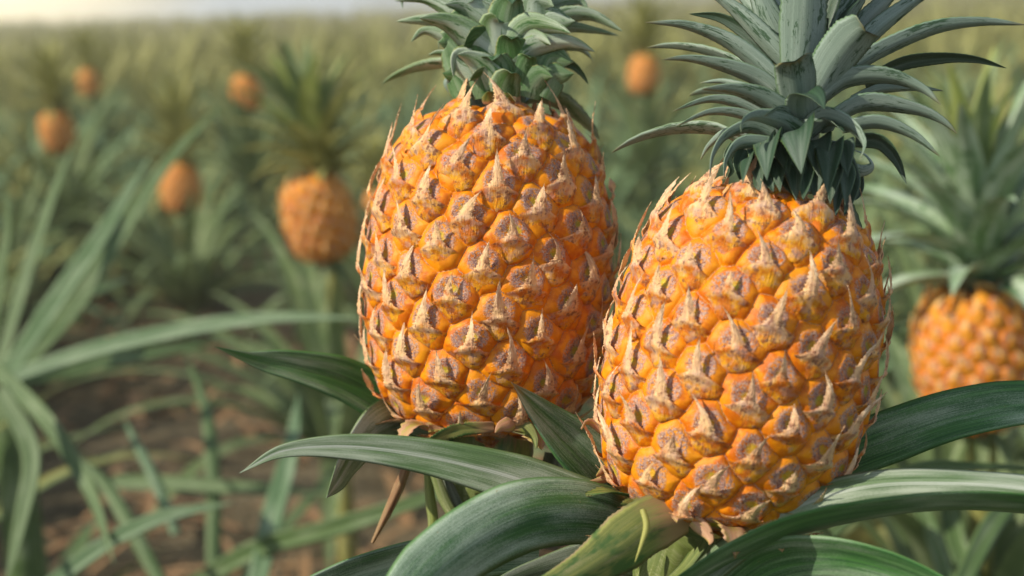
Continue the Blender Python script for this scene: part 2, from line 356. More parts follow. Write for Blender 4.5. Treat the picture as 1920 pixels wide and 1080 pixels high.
class Fruit:
    def __init__(s, R, H, prof, N, sign, amp=.20, off=0.0, seed=1):
        s.g = np.random.default_rng(seed)
        pr = crom([(r * R, 0, z * H) for r, z in prof], 700); s.r = np.maximum(pr[:, 0], 1e-4); s.z = pr[:, 2]
        s.s = np.r_[0, np.cumsum(np.hypot(np.diff(s.r), np.diff(s.z)))]
        dr, dz = np.gradient(s.r, s.s), np.gradient(s.z, s.s); l = np.hypot(dr, dz); s.tr, s.tz = dr / l, dz / l
        A = np.r_[0, np.cumsum(np.diff(s.s) * .5 * (s.r[1:] + s.r[:-1]) * 2 * np.pi)]
        s.N = N; s.c = math.sqrt(A[-1] / N); i = np.arange(N)
        s.cs = np.interp((i + .5) / N * A[-1], A, s.s); s.ct = sign * i * GA + off
        cr_ = np.interp(s.cs, s.s, s.r)
        s.cs = s.cs + s.g.normal(0, .035, N) * s.c; s.ct = s.ct + s.g.normal(0, .035, N) * s.c / np.maximum(cr_, R * .3)
        s.rnd = s.g.random(N); s.am = amp * s.g.uniform(.85, 1.15, N); s.R, s.H = R, H
    def base(s, th, ss):
        r = np.interp(ss, s.s, s.r); z = np.interp(ss, s.s, s.z); tr = np.interp(ss, s.s, s.tr); tz = np.interp(ss, s.s, s.tz)
        ca, sa = np.cos(th), np.sin(th)
        P = np.stack([r * ca, r * sa, z], -1); T = np.stack([tr * ca, tr * sa, tz], -1); N = np.stack([tz * ca, tz * sa, -tr], -1)
        B = np.stack([-sa, ca, np.zeros_like(ca)], -1)
        return P, T, N, B, r
    def disp(s, th, ss):
        shp = th.shape; th = th.ravel(); ss = ss.ravel(); r = np.interp(ss, s.s, s.r)
        H = np.zeros(len(th)); cel = np.zeros((len(th), 3)); E = np.zeros(len(th)); OW = np.zeros(len(th), int)
        for k in range(0, len(th), 20000):
            q = slice(k, k + 20000)
            d = th[q, None] - s.ct[None]; d = (d + np.pi) % (2 * np.pi) - np.pi
            wx = np.sin(th[q] * 9.3 + ss[q] / s.c * 2.1 + s.N) * .045 + np.sin(ss[q] / s.c * 4.7 - th[q] * 17) * .03
            wy = np.sin(th[q] * 11.7 - ss[q] / s.c * 2.9) * .045 + np.sin(th[q] * 23 + ss[q] / s.c * 5.3) * .025
            dx = d * r[q, None] / s.c + wx[:, None]; dy = (ss[q, None] - s.cs[None]) / s.c + wy[:, None]
            D = np.sqrt(dx ** 2 + dy ** 2); idx = np.argpartition(D, 1, axis=1)[:, :2]; n = np.arange(len(idx))
            a, b = D[n, idx[:, 0]], D[n, idx[:, 1]]; sw = a > b
            i0 = np.where(sw, idx[:, 1], idx[:, 0]); lo, hi = np.minimum(a, b), np.maximum(a, b)
            e = (hi - lo) * .5; E[q] = e; OW[q] = i0
            x, y = dx[n, i0], dy[n, i0]
            h = s.am[i0] * (.78 * np.sqrt(1 - (1 - np.clip(e / .24, 0, 1)) ** 2) + .66 * (1 - np.clip(lo / .66, 0, 1.1) ** 2))
            h = h - .095 * np.exp(-(x ** 2 + (y - .12) ** 2) / .06)                       # sunken eye
            H[q] = h * s.c; cel[q] = np.stack([x, y, s.rnd[i0]], 1)
        s.own = OW.reshape(shp)
        return H.reshape(shp), cel.reshape(shp + (3,)), E.reshape(shp)
    def body(s, nth, ns):
        th = np.linspace(0, 2 * np.pi, nth, endpoint=False); ss = np.linspace(0, s.s[-1], ns)
        SS, TH = np.meshgrid(ss, th, indexing='ij'); P, T, N, B, r = s.base(TH, SS); h, cel, e = s.disp(TH, SS)
        fade = np.clip(r / (s.R * .35), 0, 1)
        V = P + N * (h * fade)[..., None]
        return V.reshape(-1, 3), grid_faces(ns, nth, True), cel.reshape(-1, 3)
    def bract(s, i, nr=42, nc=13):
        g = s.g; c = s.c; top = s.cs[i] / s.s[-1]
        ln = min(1.0, np.clip(g.normal(.76, .18), .30, 1.1)) * (1.0 + .6 * np.clip((top - .70) / .2, 0, 1) - .75 * np.clip((top - .90) / .05, 0, 1)); ln = min(ln, 1.0 - .22 * (top > .80)); cut = g.random() < .15
        y = np.r_[np.linspace(-.62, -.21, 13), np.linspace(-.18, .02, 8), np.linspace(.06, ln, nr - 21)]
        tt = np.clip((y - .02) / (ln - .02), 0, 1); wt = g.uniform(.115, .18)
        w = np.where(y < .02, np.interp(y, [-.62, -.53, -.43, -.27, -.20, -.14, -.08, .02], [.05, .28, .48, .60, .52, .38, .27, wt]),
                     wt * ((1 - tt) ** 1.5 * .88 + .12 * (1 - tt ** 3)))
        if not cut: w = np.where(tt > .8, w * (1 - tt) / .2, w)
        se = np.where(y > -.04, 1 + .32 * np.where(np.arange(len(y)) % 2, 1, -.5) * g.uniform(.2, 1, len(y)), 1)
        w = w * se; w[-1] = .004 if not cut else w[-1] * .5
        u = np.linspace(-1, 1, nc)
        bend = g.normal(0, .38); twist = g.normal(0, 1.0); lean = g.normal(0, .14)
        X = u[None] * w[:, None]; Y = np.broadcast_to(y[:, None], X.shape).copy()
        Y = Y + g.normal(0, .010, Y.shape)
        yq = np.minimum(Y, .0)
        r_i = np.interp(s.cs[i], s.s, s.r); th = s.ct[i] + X * c / max(r_i, s.R * .25); ss = np.clip(s.cs[i] + yq * c, 0, s.s[-1])
        P, T, N, B, r = s.base(th, ss); h, _, e = s.disp(th, ss); own = s.own == i
        am = s.am[i] * 1.36
        k = np.clip((Y + .22) / .2, 0, 1)
        hd = np.where(Y > -.22, (h / c) * (1 - k) + am * k, h / c)
        q = (1 - u[None] ** 2) * np.clip(w / .22, 0, 1)[:, None]
        lip = np.clip((Y + .30) / .26, 0, 1); lip = lip * lip * (3 - 2 * lip)
        curl0 = g.normal(.03, .12) + .10 * np.clip((top - .7) / .3, 0, 1)
        tg = np.clip(Y / max(ln, .1), 0, 1)
        off = .008 + .015 * q + lip * (.095 + .055 * q) + curl0 * tg ** 1.7 * 1.2 + .03 * np.sin(tg * 2.6)
        off = off + g.normal(0, .006, off.shape) * lip
        low = Y < -.02
        off = np.where(low, np.where(own, off * np.clip(e / .03, .15, 1), -.07), off)
        ex = np.clip(Y, 0, 9)
        Tm = T[:, nc // 2][:, None]; Nm = N[:, nc // 2][:, None]; Bm = B[:, nc // 2][:, None]
        kz = .75 * np.clip((top - .70) / .2, 0, 1); Tm = nrm(Tm * (1 - kz) + np.array([0, 0, 1.0]) * kz)
        xs = bend * ex ** 2 + lean * ex
        tw = twist * tg * X
        V = P + N * (hd * c)[..., None] + N * ((off + tw) * c)[..., None] + Tm * (ex * c)[..., None] + Bm * (xs * c)[..., None]
        V = V - Nm * ((ex ** 2) * c * c / (2 * max(s.R, 1e-3)) * .7 * (1 - kz))[..., None]
        cel = np.stack([X, Y, np.full(X.shape, g.random())], -1)
        lipa = np.where(Y > -.28, np.abs(u)[None] ** 1.5, 0) * np.ones_like(X) * np.clip((Y + .3) / .1, 0, 1) * np.clip((.15 - Y) / .2, 0, 1)
        return V.reshape(-1, 3), grid_faces(len(y), nc), cel.reshape(-1, 3), lipa.ravel(), P[len(y) // 3, nc // 2], N[len(y) // 3, nc // 2]

def fruit_object(F_, axis_M, loc_local, plant, nth, ns, view_local, split=True):
    V, Fq, cel = F_.body(nth, ns)
    fo = mesh_obj('fruit', V, Fq, MT['fruit'], plant, {'cel': cel}); 
    fo.matrix_local = Matrix.Translation(Vector(loc_local)) @ axis_M.to_4x4()
    vl = nrm(np.array(axis_M.transposed() @ Vector(view_local)))
    bl = [F_.bract(i) for i in range(F_.N)]
    order = sorted(range(F_.N), key=lambda i: -np.dot(bl[i][5], vl))
    for k in order[:99]:
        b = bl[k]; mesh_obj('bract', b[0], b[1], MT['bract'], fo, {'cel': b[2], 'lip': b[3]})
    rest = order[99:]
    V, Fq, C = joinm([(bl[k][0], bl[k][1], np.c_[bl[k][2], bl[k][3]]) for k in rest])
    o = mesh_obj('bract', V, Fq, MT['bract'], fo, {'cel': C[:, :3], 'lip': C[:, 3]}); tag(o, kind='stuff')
    return fo

# ------------------------------------------------------------------ foreground plants
def trace_leaf(name, parent, origin, pts, w, d0, d1, a=0, mats=('leaf_top', 'leaf_under'), flip=False, dcurve=1.0, conv=None, **kw):
    """pts: (px,py) of the midline, base to tip, each at its own depth d0..d1; a: degrees the blade's width leans off the picture plane"""
    pts = [conv(*p) for p in pts] if conv else pts
    n = len(pts); ds = [d0 + (d1 - d0) * (i / (n - 1)) ** dcurve for i in range(n)]
    C = np.array([at(p[0], p[1], d) for p, d in zip(pts, ds)])
    t0 = C[1] - C[0]; tp = np.array([np.dot(t0, RT), np.dot(t0, UP)]); tp /= np.linalg.norm(tp) + 1e-9
    pp = np.array([-tp[1], tp[0]])
    if pp[1] < -1e-3 or (abs(pp[1]) <= 1e-3 and pp[0] < 0): pp = -pp
    s0 = math.cos(R_(a)) * (RT * pp[0] + UP * pp[1]) + math.sin(R_(a)) * BK
    Nn = np.cross(t0, s0)
    fl = (np.dot(Nn, BK) > 0)                      # upper face starts turned away from the viewer
    if flip: fl = not fl
    dm = .5 * (d0 + d1); W = w / FPX * dm / max(.35, math.cos(R_(a)))
    V, Fq, luv, tf, mi = blade(C, W, s0, flip=fl, **kw)
    return mesh_obj(name, V - origin, Fq, [MT[mats[0]], MT[mats[1]]], parent, {'luv': luv, 'tipf': tf}, mi)

def axis_matrix(up_vec):
    z = nrm(np.asarray(up_vec, float)); x = nrm(np.cross(np.array([0, 1.0, 0]), z)) if abs(z[1]) < .9 else RT
    y = np.cross(z, x); return Matrix(((x[0], y[0], z[0]), (x[1], y[1], z[1]), (x[2], y[2], z[2])))

# ---- the right-hand plant (nearest)
DR = .625
lean = R_(12.2)
axR = nrm(RT * math.sin(lean) + UP * math.cos(lean) + BK * .03)
botR = at(1325, 957, DR); origR = np.array([botR[0] - .01, botR[1] + .01, 0.0])
plantR = empty('pineapple_plant', origR)
tag(plantR, 'sharp pineapple plant, the nearer one, ripe fruit leaning right under spreading grey-green crown', 'pineapple plant')
FR = Fruit(.0558, .139, PROF_B, 156, -1, amp=.14, off=1.1, seed=5)
fruit_object(FR, axis_matrix(axR), botR - origR, plantR, 760, 420, -F)
topR = botR + axR * .138

# ---- the left-hand plant
DL = .715
axL = nrm(RT * math.sin(R_(2.6)) + UP * math.cos(R_(2.6)) + BK * .02)
botL = at(904, 794, DL); origL = np.array([botL[0], botL[1] + .01, 0.0])
plantL = empty('pineapple_plant', origL)
tag(plantL, 'sharp pineapple plant with tall upright ripe fruit under a tight pale green crown', 'pineapple plant')
FL_ = Fruit(.0588, .154, PROF_A, 158, -1, amp=.14, off=.4, seed=11)
fruit_object(FL_, axis_matrix(axL), botL - origL, plantL, 760, 440, -F)
topL = botL + axL * .155

def crown_core(name, top, ax, orig, L, r, mat):
    V, Fq, luv = tube([top - ax * .006, top + ax * L * .3, top + ax * L * .65, top + ax * L], [r * .8, r, r * .75, r * .15], 20, 24)
    return mesh_obj(name, V - orig, Fq, mat, None, {'luv': luv})

def crown_fill(parent, orig, base, ax, n, L0, L1, W, hc, r, mats, facing, e_lo=-5, e_hi=78, k_lo=9, k_hi=3, sd=3, tmin=0.0, serr=.05, skip=None, nv=22, nu=3):
    """spiral of crown leaves round the axis; facing(phi, t) says whether a leaf is wanted there"""
    g = np.random.default_rng(sd)
    x = nrm(np.cross(ax, BK)); y = np.cross(ax, x)           # x to the picture's side, -y/y depth
    for i in range(n):
        t = (i + .5) / n
        if t < tmin: continue
        phi = i * GA + .7
        rad = math.cos(phi) * x + math.sin(phi) * y
        if not facing(np.dot(rad, BK), t): continue
        L = (L0 + (L1 - L0) * math.sin(math.pi * min(1, t * .75 + .08)) ** 1.2) * g.uniform(.85, 1.15)
        e = R_(e_lo + (e_hi - e_lo) * t ** .8 + g.normal(0, 4)); k = (k_lo + (k_hi - k_lo) * t) * g.uniform(.7, 1.3)
        p = base + ax * hc * t + rad * r * (1 - .6 * t); C = [p]; m = 7
        e1 = min(e + R_(25), R_(86))
        for j in range(m):
            f = j / (m - 1); ee = e1 - (e1 - e) * min(1, f * 3) - k * L * f * .9
            p = p + (rad * math.cos(ee) + ax * math.sin(ee)) * L / m; C.append(p)
        V, Fq, luv, tf, mi = blade(C, W * g.uniform(.8, 1.1) * (1 - .25 * t), np.cross(ax, rad), nv=nv, nu=nu, fold=.45, thick=.0009, serr=serr, flip=False)
        # upper face must look at the axis
        mesh_obj('leaf', V - orig, Fq, [MT[mats[0]], MT[mats[1]]], parent, {'luv': luv, 'tipf': tf}, mi)

C3 = lambda x, y: (1200 + x / 2.571, y / 2.571)
C1 = lambda x, y: (640 + x / 2.571, y / 2.571)

# right crown
crR = crown_core('crown', topR, axR, origR, .085, .0135, MT['crown_top']); crR.parent = plantR
DT = DR - .002
def cl(pts, w, tb=.012, tt=.02, a=0, **kw):
    kw.setdefault('serr', .05); kw.setdefault('fold', .35); kw.setdefault('nv', 44)
    trace_leaf('leaf', crR, origR, pts, w / 2.571, DT - tb, DT - tt, a, ('crown_top', 'crown_under'), conv=C3, **kw)
BROAD = [(0, .8), (.3, 1), (.6, .92), (.85, .55), (1, 0)]
cl([(775, 330), (790, 150), (800, -40), (812, -260), (830, -480)], 262, .012, .030, 0, wprof=[(0, .8), (.25, .98), (.6, .9), (.85, .5), (1, 0)])
cl([(860, 430), (930, 310), (1000, 215), (1065, 150), (1090, 150)], 235, .016, .034, 8, wprof=[(0, .8), (.4, 1), (.75, 1), (.93, .72), (1, .25)])
cl([(770, 510), (765, 420), (752, 340), (745, 296)], 225, .018, .034, 0, wprof=[(0, .85), (.5, .98), (.9, .92), (1, .62)])
cl([(800, 560), (790, 500), (800, 455), (850, 470), (892, 528)], 190, .022, .046, 0, wprof=[(0, 1), (.35, 1), (.6, .75), (.8, .38), (1, 0)])
cl([(720, 320), (600, 190), (470, 60), (350, -30), (250, -70)], 100, .008, .004, 42)
cl([(740, 310), (600, 210), (500, 140), (380, 80), (235, 66)], 85, .004, -.006, 40, flip=True)
cl([(680, 440), (580, 320), (420, 200), (220, 125), (25, 108)], 86, .012, .012, 45)
cl([(690, 480), (560, 380), (380, 315), (230, 285), (105, 288)], 82, .014, .016, 48)
cl([(720, 560), (590, 480), (450, 435), (295, 430)], 100, .018, .026, 45)
cl([(600, 450), (480, 415), (390, 392), (288, 400)], 40, .002, -.01, 45)
cl([(600, 560), (470, 500), (330, 483), (160, 535)], 56, .010, .010, 45)
cl([(600, 600), (470, 550), (330, 545), (178, 607)], 52, .012, .014, 45)
cl([(800, 660), (680, 585), (560, 560), (495, 590), (488, 638)], 100, .022, .044, 28)
cl([(720, 690), (560, 615), (430, 650), (360, 740), (335, 862)], 84, .018, .028, 35)
cl([(660, 700), (500, 690), (425, 760), (403, 872)], 78, .018, .030, 30)
cl([(520, 650), (420, 640), (335, 700), (290, 772)], 42, .004, -.006, 40)
cl([(775, 690), (770, 625), (772, 660), (778, 840)], 225, .022, .054, 0, wprof=[(0, .95), (.35, 1), (.5, .95), (.75, .5), (1, 0)])
cl([(650, 740), (636, 680), (625, 740), (612, 870)], 180, .020, .048, 0, wprof=[(0, .95), (.35, 1), (.5, .9), (.75, .5), (1, 0)])
cl([(920, 770), (922, 705), (920, 780), (906, 942)], 165, .020, .047, 0, wprof=[(0, .95), (.35, 1), (.5, .9), (.75, .5), (1, 0)])
cl([(800, 640), (890, 570), (1010, 610), (1075, 690), (1062, 772)], 122, .022, .044, 15)
cl([(930, 580), (1090, 505), (1320, 530), (1450, 580), (1530, 645)], 96, .014, .014, 45)
cl([(880, 470), (1010, 385), (1200, 375), (1360, 430), (1450, 505)], 108, .014, .020, 40)
cl([(1020, 490), (1150, 435), (1310, 425), (1466, 438)], 52, .0, -.014, 45)
cl([(1000, 350), (1180, 240), (1420, 140), (1640, 108), (1862, 120)], 92, .006, -.002, 42)
cl([(1080, 390), (1260, 300), (1460, 275), (1620, 285), (1767, 328)], 72, .0, -.010, 42, flip=True)
cl([(980, 620), (1150, 595), (1310, 650), (1447, 755)], 74, .014, .016, 42)
cl([(1040, 670), (1160, 680), (1240, 770), (1286, 888)], 80, .012, .018, 35, flip=True)
cl([(1000, 330), (1110, 180), (1250, 60), (1400, -40), (1560, -90)], 105, -.004, -.022, 35)
cl([(900, 200), (980, 60), (1080, -80), (1200, -260)], 190, .0, -.008, 20)
cl([(1010, 240), (1090, 110), (1200, -10), (1320, -120)], 120, -.010, -.03, 25)
cl([(700, 280), (640, 130), (570, -40), (520, -260)], 150, .002, .0, 20)
cl([(620, 140), (540, 20), (440, -80), (330, -160)], 80, -.01, -.03, 30)
cl([(820, 120), (850, -60), (900, -300), (960, -480)], 190, -.002, .0, 5)
cl([(640, 470), (600, 300), (540, 220), (475, 208)], 60, .004, -.006, 35)
cl([(960, 790), (1060, 825), (1120, 800), (1085, 745), (1020, 720)], 66, .016, .012, 25, fold=.1)
cl([(985, 760), (1020, 880), (1005, 980), (985, 1042)], 104, .018, .030, 10, flip=True)
cl([(930, 780), (960, 900), (950, 980), (944, 1045)], 84, .020, .032, 5, flip=True)
cl([(1040, 800), (1065, 890), (1050, 950), (1005, 975)], 44, .006, .010, 25, flip=True)
cl([(730, 740), (790, 800), (800, 880), (787, 962)], 130, .020, .040, 0, flip=True)
cl([(560, 720), (590, 800), (620, 870), (642, 925)], 120, .018, .036, 0, flip=True)
cl([(500, 720), (470, 790), (480, 850), (492, 888)], 74, .016, .026, 10, flip=True)
cl([(850, 760), (870, 840), (862, 900), (850, 958)], 90, .018, .036, 0, flip=True)
cl([(660, 780), (700, 840), (720, 900), (740, 940)], 110, .014, .030, 0, flip=True)
cl([(450, 700), (420, 760), (440, 820), (420, 860)], 60, .008, .012, 20, flip=True)
cl([(700, 610), (690, 560), (650, 540), (600, 560)], 120, .020, .034, 15)
cl([(880, 640), (900, 600), (940, 600), (985, 640)], 130, .018, .034, 10)
for x_, y_, h_, w_ in ((545, 800, 90, 105), (610, 810, 110, 130), (690, 800, 130, 150), (760, 830, 130, 140), (830, 810, 150, 150), (900, 830, 150, 130), (960, 850, 140, 110), (720, 720, 120, 170), (850, 720, 130, 170), (620, 720, 110, 140), (960, 730, 120, 130)):
    j_ = rng.uniform(-10, 10, 3)
    cl([(x_, y_), (x_ + (x_ - 770) * .06, y_ - 42), (x_ + (x_ - 770) * .14 + j_[0], y_ + 10), (x_ + (x_ - 770) * .18 + j_[1], y_ + h_ + j_[2])], w_, .017, .036, 0, wprof=[(0, .95), (.3, 1), (.5, .92), (.75, .5), (1, 0)])
crown_fill(crR, origR, topR + axR * .004, axR, 46, .05, .10, .026, .075, .012, ('crown_top', 'crown_under'), lambda f, t: f < -.55, sd=4)

# left crown
crL = crown_core('crown', topL, axL, origL, .09, .0165, MT['crown2_top']); crL.parent = plantL
DT2 = DL - .002
def cl2(pts, w, tb=.016, tt=.024, a=0, mats=('crown2_top', 'crown2_under'), **kw):
    kw.setdefault('serr', .05); kw.setdefault('fold', .32); kw.setdefault('nv', 40)
    trace_leaf('leaf', crL, origL, pts, w / 2.571, DT2 - tb, DT2 - tt, a, mats, conv=C1, **kw)
FOLD = [(0, .95), (.35, 1), (.55, .9), (.78, .5), (1, 0)]
cl2([(790, 170), (790, 40), (800, -120), (815, -330)], 260, .012, .026, 0)
cl2([(830, 130), (900, 0), (980, -140), (1060, -300)], 180, .008, .012, 15)
cl2([(720, 130), (660, 0), (580, -130), (500, -260)], 180, .008, .012, 15)
cl2([(900, 150), (980, 40), (1080, 5), (1150, 5), (1192, 46)], 120, .006, .004, 30)
cl2([(760, 190), (680, 95), (590, 30), (500, 20)], 185, .018, .026, 15)
cl2([(620, 110), (520, 30), (400, -30), (300, -20), (295, 40)], 75, .004, .0, 30)
cl2([(620, 130), (520, 60), (400, 0), (255, 4)], 70, .010, .010, 35)
cl2([(640, 190), (540, 120), (410, 100), (265, 103)], 84, .006, .0, 40)
cl2([(730, 270), (620, 180), (510, 110), (375, 86)], 170, .020, .030, 25)
cl2([(820, 210), (900, 130), (1010, 130), (1106, 160)], 150, .022, .034, 20)
cl2([(910, 160), (1040, 90), (1200, 75), (1357, 152)], 92, .008, .004, 38)
cl2([(960, 180), (1090, 135), (1220, 148), (1338, 172)], 56, .0, -.010, 40)
cl2([(830, 300), (930, 230), (1090, 205), (1222, 248)], 120, .022, .026, 30)
cl2([(980, 230), (1080, 225), (1160, 240), (1212, 288)], 52, .002, -.006, 35)
cl2([(940, 350), (1030, 290), (1110, 310), (1160, 355), (1192, 408)], 66, .010, .010, 30, flip=True)
cl2([(610, 340), (530, 275), (470, 255), (420, 264)], 60, .008, .008, 35)
cl2([(600, 240), (500, 180), (400, 150), (335, 202)], 76, .006, .004, 35)
cl2([(560, 260), (500, 200), (470, 170), (470, 240)], 50, -.006, -.016, 20)
cl2([(690, 340), (620, 290), (560, 280), (540, 370)], 120, .018, .022, 25)
cl2([(660, 450), (620, 380), (560, 320), (530, 262)], 150, .018, .022, 18)
cl2([(740, 420), (690, 330), (620, 280), (560, 262)], 170, .022, .030, 12)
cl2([(620, 460), (590, 440), (555, 420), (520, 440)], 70, .010, .014, 20, mats=('sheath', 'sheath'))
cl2([(720, 500), (715, 470), (712, 450), (710, 440)], 90, .020, .026, 0, mats=('sheath', 'sheath'))
cl2([(800, 500), (805, 475), (820, 465), (840, 490)], 90, .020, .030, 0, mats=('rose', 'sheath'))
cl2([(980, 420), (1030, 370), (1045, 400), (1030, 445)], 44, .004, .006, 15, mats=('dry_leaf', 'crown_under'))
cl2([(530, 440), (508, 400), (525, 370), (552, 368)], 44, .004, .006, 15, mats=('crown_top', 'crown_under'))
cl2([(870, 270), (900, 200), (960, 190), (1010, 215)], 150, .020, .028, 12)
cl2([(660, 330), (640, 250), (560, 190), (500, 170)], 150, .014, .016, 22)
for yb, xs_, hgt, wd in ((470, (610, 700, 800, 900, 960), 110, 150), (410, (640, 750, 860, 950), 135, 190), (340, (600, 700, 810, 910), 150, 215), (265, (640, 760, 870, 950), 165, 215), (190, (680, 800, 900), 190, 220)):
    for x_ in xs_:
        o_ = (x_ - 790) / 180; j_ = rng.uniform(-14, 14, 4)
        cl2([(x_ + j_[0], yb), (x_ + o_ * 30 + j_[0], yb - hgt * .55), (x_ + o_ * 75 + j_[1], yb - hgt * .95), (x_ + o_ * 120 + j_[2] * 2, yb - hgt * (1.0 - .12 * abs(o_)) + j_[3]), (x_ + o_ * 160 + j_[2] * 3, yb - hgt * .84 + j_[3] * 2)],
            wd * rng.uniform(.9, 1.1), .021 - .004 * abs(o_), .034 - .016 * abs(o_), 12 * abs(o_), wprof=[(0, .95), (.3, 1), (.6, .82), (.82, .42), (1, 0)], fold=.22, mats=('crown2_top', 'crown2_green' if yb > 300 or rng.random() < .3 else 'crown2_under'))
crown_fill(crL, origL, topL + axL * .004, axL, 44, .04, .11, .028, .085, .015, ('crown2_top', 'crown2_under'), lambda f, t: f < -.5, sd=9)

# stalks
def stalk(parent, orig, C, rad, mat='stalk'):
    V, Fq, luv = tube(C, rad, 22, 40, .03)
    return mesh_obj('stalk', V - orig, Fq, MT[mat], parent, {'luv': luv})
stalk(plantR, origR, [botR + axR * .006, botR - axR * .02, at(1255, 1090, DR + .005), np.array([origR[0], origR[1], .45]), np.array([origR[0], origR[1], 0.0])], [.017, .015, .013, .016, .02])
stalk(plantL, origL, [botL + axL * .008, at(905, 850, DL + .002), at(890, 1000, DL + .006), np.array([origL[0], origL[1], .45]), np.array([origL[0], origL[1], 0.0])], [.015, .0135, .0125, .016, .02])

# leaves of the right-hand plant
def lr(pts, w, d0, d1, a=0, mats=('leaf_top', 'leaf_under'), **kw):
    kw.setdefault('nv', 60); kw.setdefault('thick', .0012); kw.setdefault('wave', .012)
    return trace_leaf('leaf', plantR, origR, pts, w, d0, d1, a, mats, **kw)
LONG = [(0, .85), (.3, 1), (.6, .9), (.82, .55), (1, 0)]
lr([(1230, 1010), (1130, 962), (1010, 962), (900, 1010), (800, 1090), (720, 1190)], 132, .625, .535, -32, flip=True, fold=-.35, wprof=[(0, .75), (.25, .9), (.5, 1), (.8, .95), (1, .6)])
lr([(1010, 1030), (850, 1040), (690, 1075), (520, 1140), (400, 1210)], 110, .675, .61, 10, flip=True, fold=.3, wprof=LONG)
lr([(1190, 980), (1070, 935), (950, 893), (800, 856), (650, 838), (530, 846), (449, 887)], 98, .635, .60, -14, mats=('leaf_soft', 'leaf_soft'), flip=True, fold=.16, wprof=[(0, 1), (.3, 1), (.5, .76), (.75, .48), (.9, .24), (1, 0)])
lr([(1240, 990), (1170, 925), (1100, 855), (1030, 790), (985, 745), (958, 716)], 124, .655, .617, -15, flip=True, fold=.3, wprof=[(0, 1), (.35, 1), (.6, .78), (.85, .32), (1, 0)])
lr([(1440, 960), (1560, 870), (1680, 818), (1800, 778), (1930, 757), (2080, 765)], 98, .665, .64, -30, flip=True, fold=.3, mats=('leaf_dark', 'leaf_under'), wprof=[(0, .9), (.4, 1), (.7, .9), (1, .6)])
lr([(1235, 1130), (1365, 1050), (1510, 990), (1680, 958), (1850, 948), (2050, 965)], 74, .578, .562, 62, mats=('leaf_dark', 'leaf_dark'), fold=.15, wprof=[(0, .8), (.3, 1), (.8, .9), (1, .7)])
lr([(1300, 1090), (1400, 1005), (1510, 945), (1640, 912), (1800, 908), (1960, 922), (2100, 955)], 66, .590, .572, -40, flip=True, fold=-.3, wprof=[(0, .7), (.2, .9), (.5, 1), (.8, .9), (1, .7)], mats=('leaf_soft', 'leaf_under'))
lr([(1330, 1140), (1440, 1055), (1560, 1040), (1700, 1075), (1850, 1150)], 120, .60, .54, 10, mats=('leaf_dark', 'leaf_under'), flip=True, fold=.2, wprof=[(0, .8), (.3, 1), (.7, .9), (1, .5)])
lr([(1260, 1060), (1150, 1045), (1000, 1075), (880, 1120)], 90, .640, .60, 5, fold=.3, mats=('leaf_under', 'leaf_under'))
# broad sheath bract under the fruit, its point and two rosy tips
lr([(1290, 968), (1225, 985), (1160, 1030), (1090, 1075), (1000, 1120)], 130, .592, .565, 0, mats=('sheath', 'sheath'), flip=True, fold=-.3, wprof=[(0, .55), (.14, .9), (.4, .95), (.7, .62), (1, .4)], serr=.03)
lr([(1205, 955), (1212, 985), (1203, 1020), (1190, 1056)], 14, .578, .568, 0, mats=('straw_point', 'straw_point'))
lr([(1180, 1010), (1150, 1010), (1122, 1008), (1097, 1004)], 22, .60, .592, 0, mats=('rose', 'rose'), wprof=[(0, 1), (.5, .8), (1, 0)])
lr([(1300, 975), (1322, 995), (1332, 1012), (1330, 1022)], 34, .585, .578, 0, mats=('rose', 'rose'), serr=.1)
lr([(1290, 985), (1330, 1010), (1300, 1060), (1255, 1100)], 60, .61, .60, 0, mats=('stalk', 'stalk'), wprof=[(0, .8), (.5, 1), (1, .7)])
# ragged bracts hanging at the foot of the fruit
for p in ([(1140, 815), (1115, 795), (1100, 792), (1090, 805)], [(1150, 880), (1135, 880), (1125, 888), (1118, 893)], [(1160, 895), (1140, 896), (1120, 902), (1105, 903)]):
    lr(p, 20, .632, .626, 0, mats=('rose', 'rose'), serr=.25, nv=24, wprof=[(0, 1), (.5, .9), (1, .2)])

def ragged(parent, orig, bot, ax, r, n, sd):
    g = np.random.default_rng(sd); x = nrm(np.cross(ax, BK)); y = np.cross(ax, x)
    for i in range(n):
        q = i * 2 * np.pi / n + g.normal(0, .15); rad = math.cos(q) * x + math.sin(q) * y; L = g.uniform(.016, .028)
        C = [bot + ax * .004 + rad * r * .35, bot + ax * .001 + rad * r * .62, bot + ax * .001 + rad * (r * .62 + L * .5), bot + rad * (r * .62 + L * .9) + ax * L * g.uniform(-.5, .15)]
        V, Fq, luv, tf, mi = blade(C, g.uniform(.010, .019), np.cross(ax, rad), nv=30, nu=3, fold=.25, thick=.0006, serr=.34, wprof=[(0, .8), (.4, 1), (.8, .6), (1, 0)], wave=.08)
        m_ = MT['rose' if g.random() < .7 else 'sheath']; mesh_obj('bract', V - orig, Fq, [m_, m_], parent, {'luv': luv, 'tipf': tf}, mi)
ragged(plantR, origR, botR, axR, .0585, 13, 3)
ragged(plantL, origL, botL, axL, .0615, 13, 4)

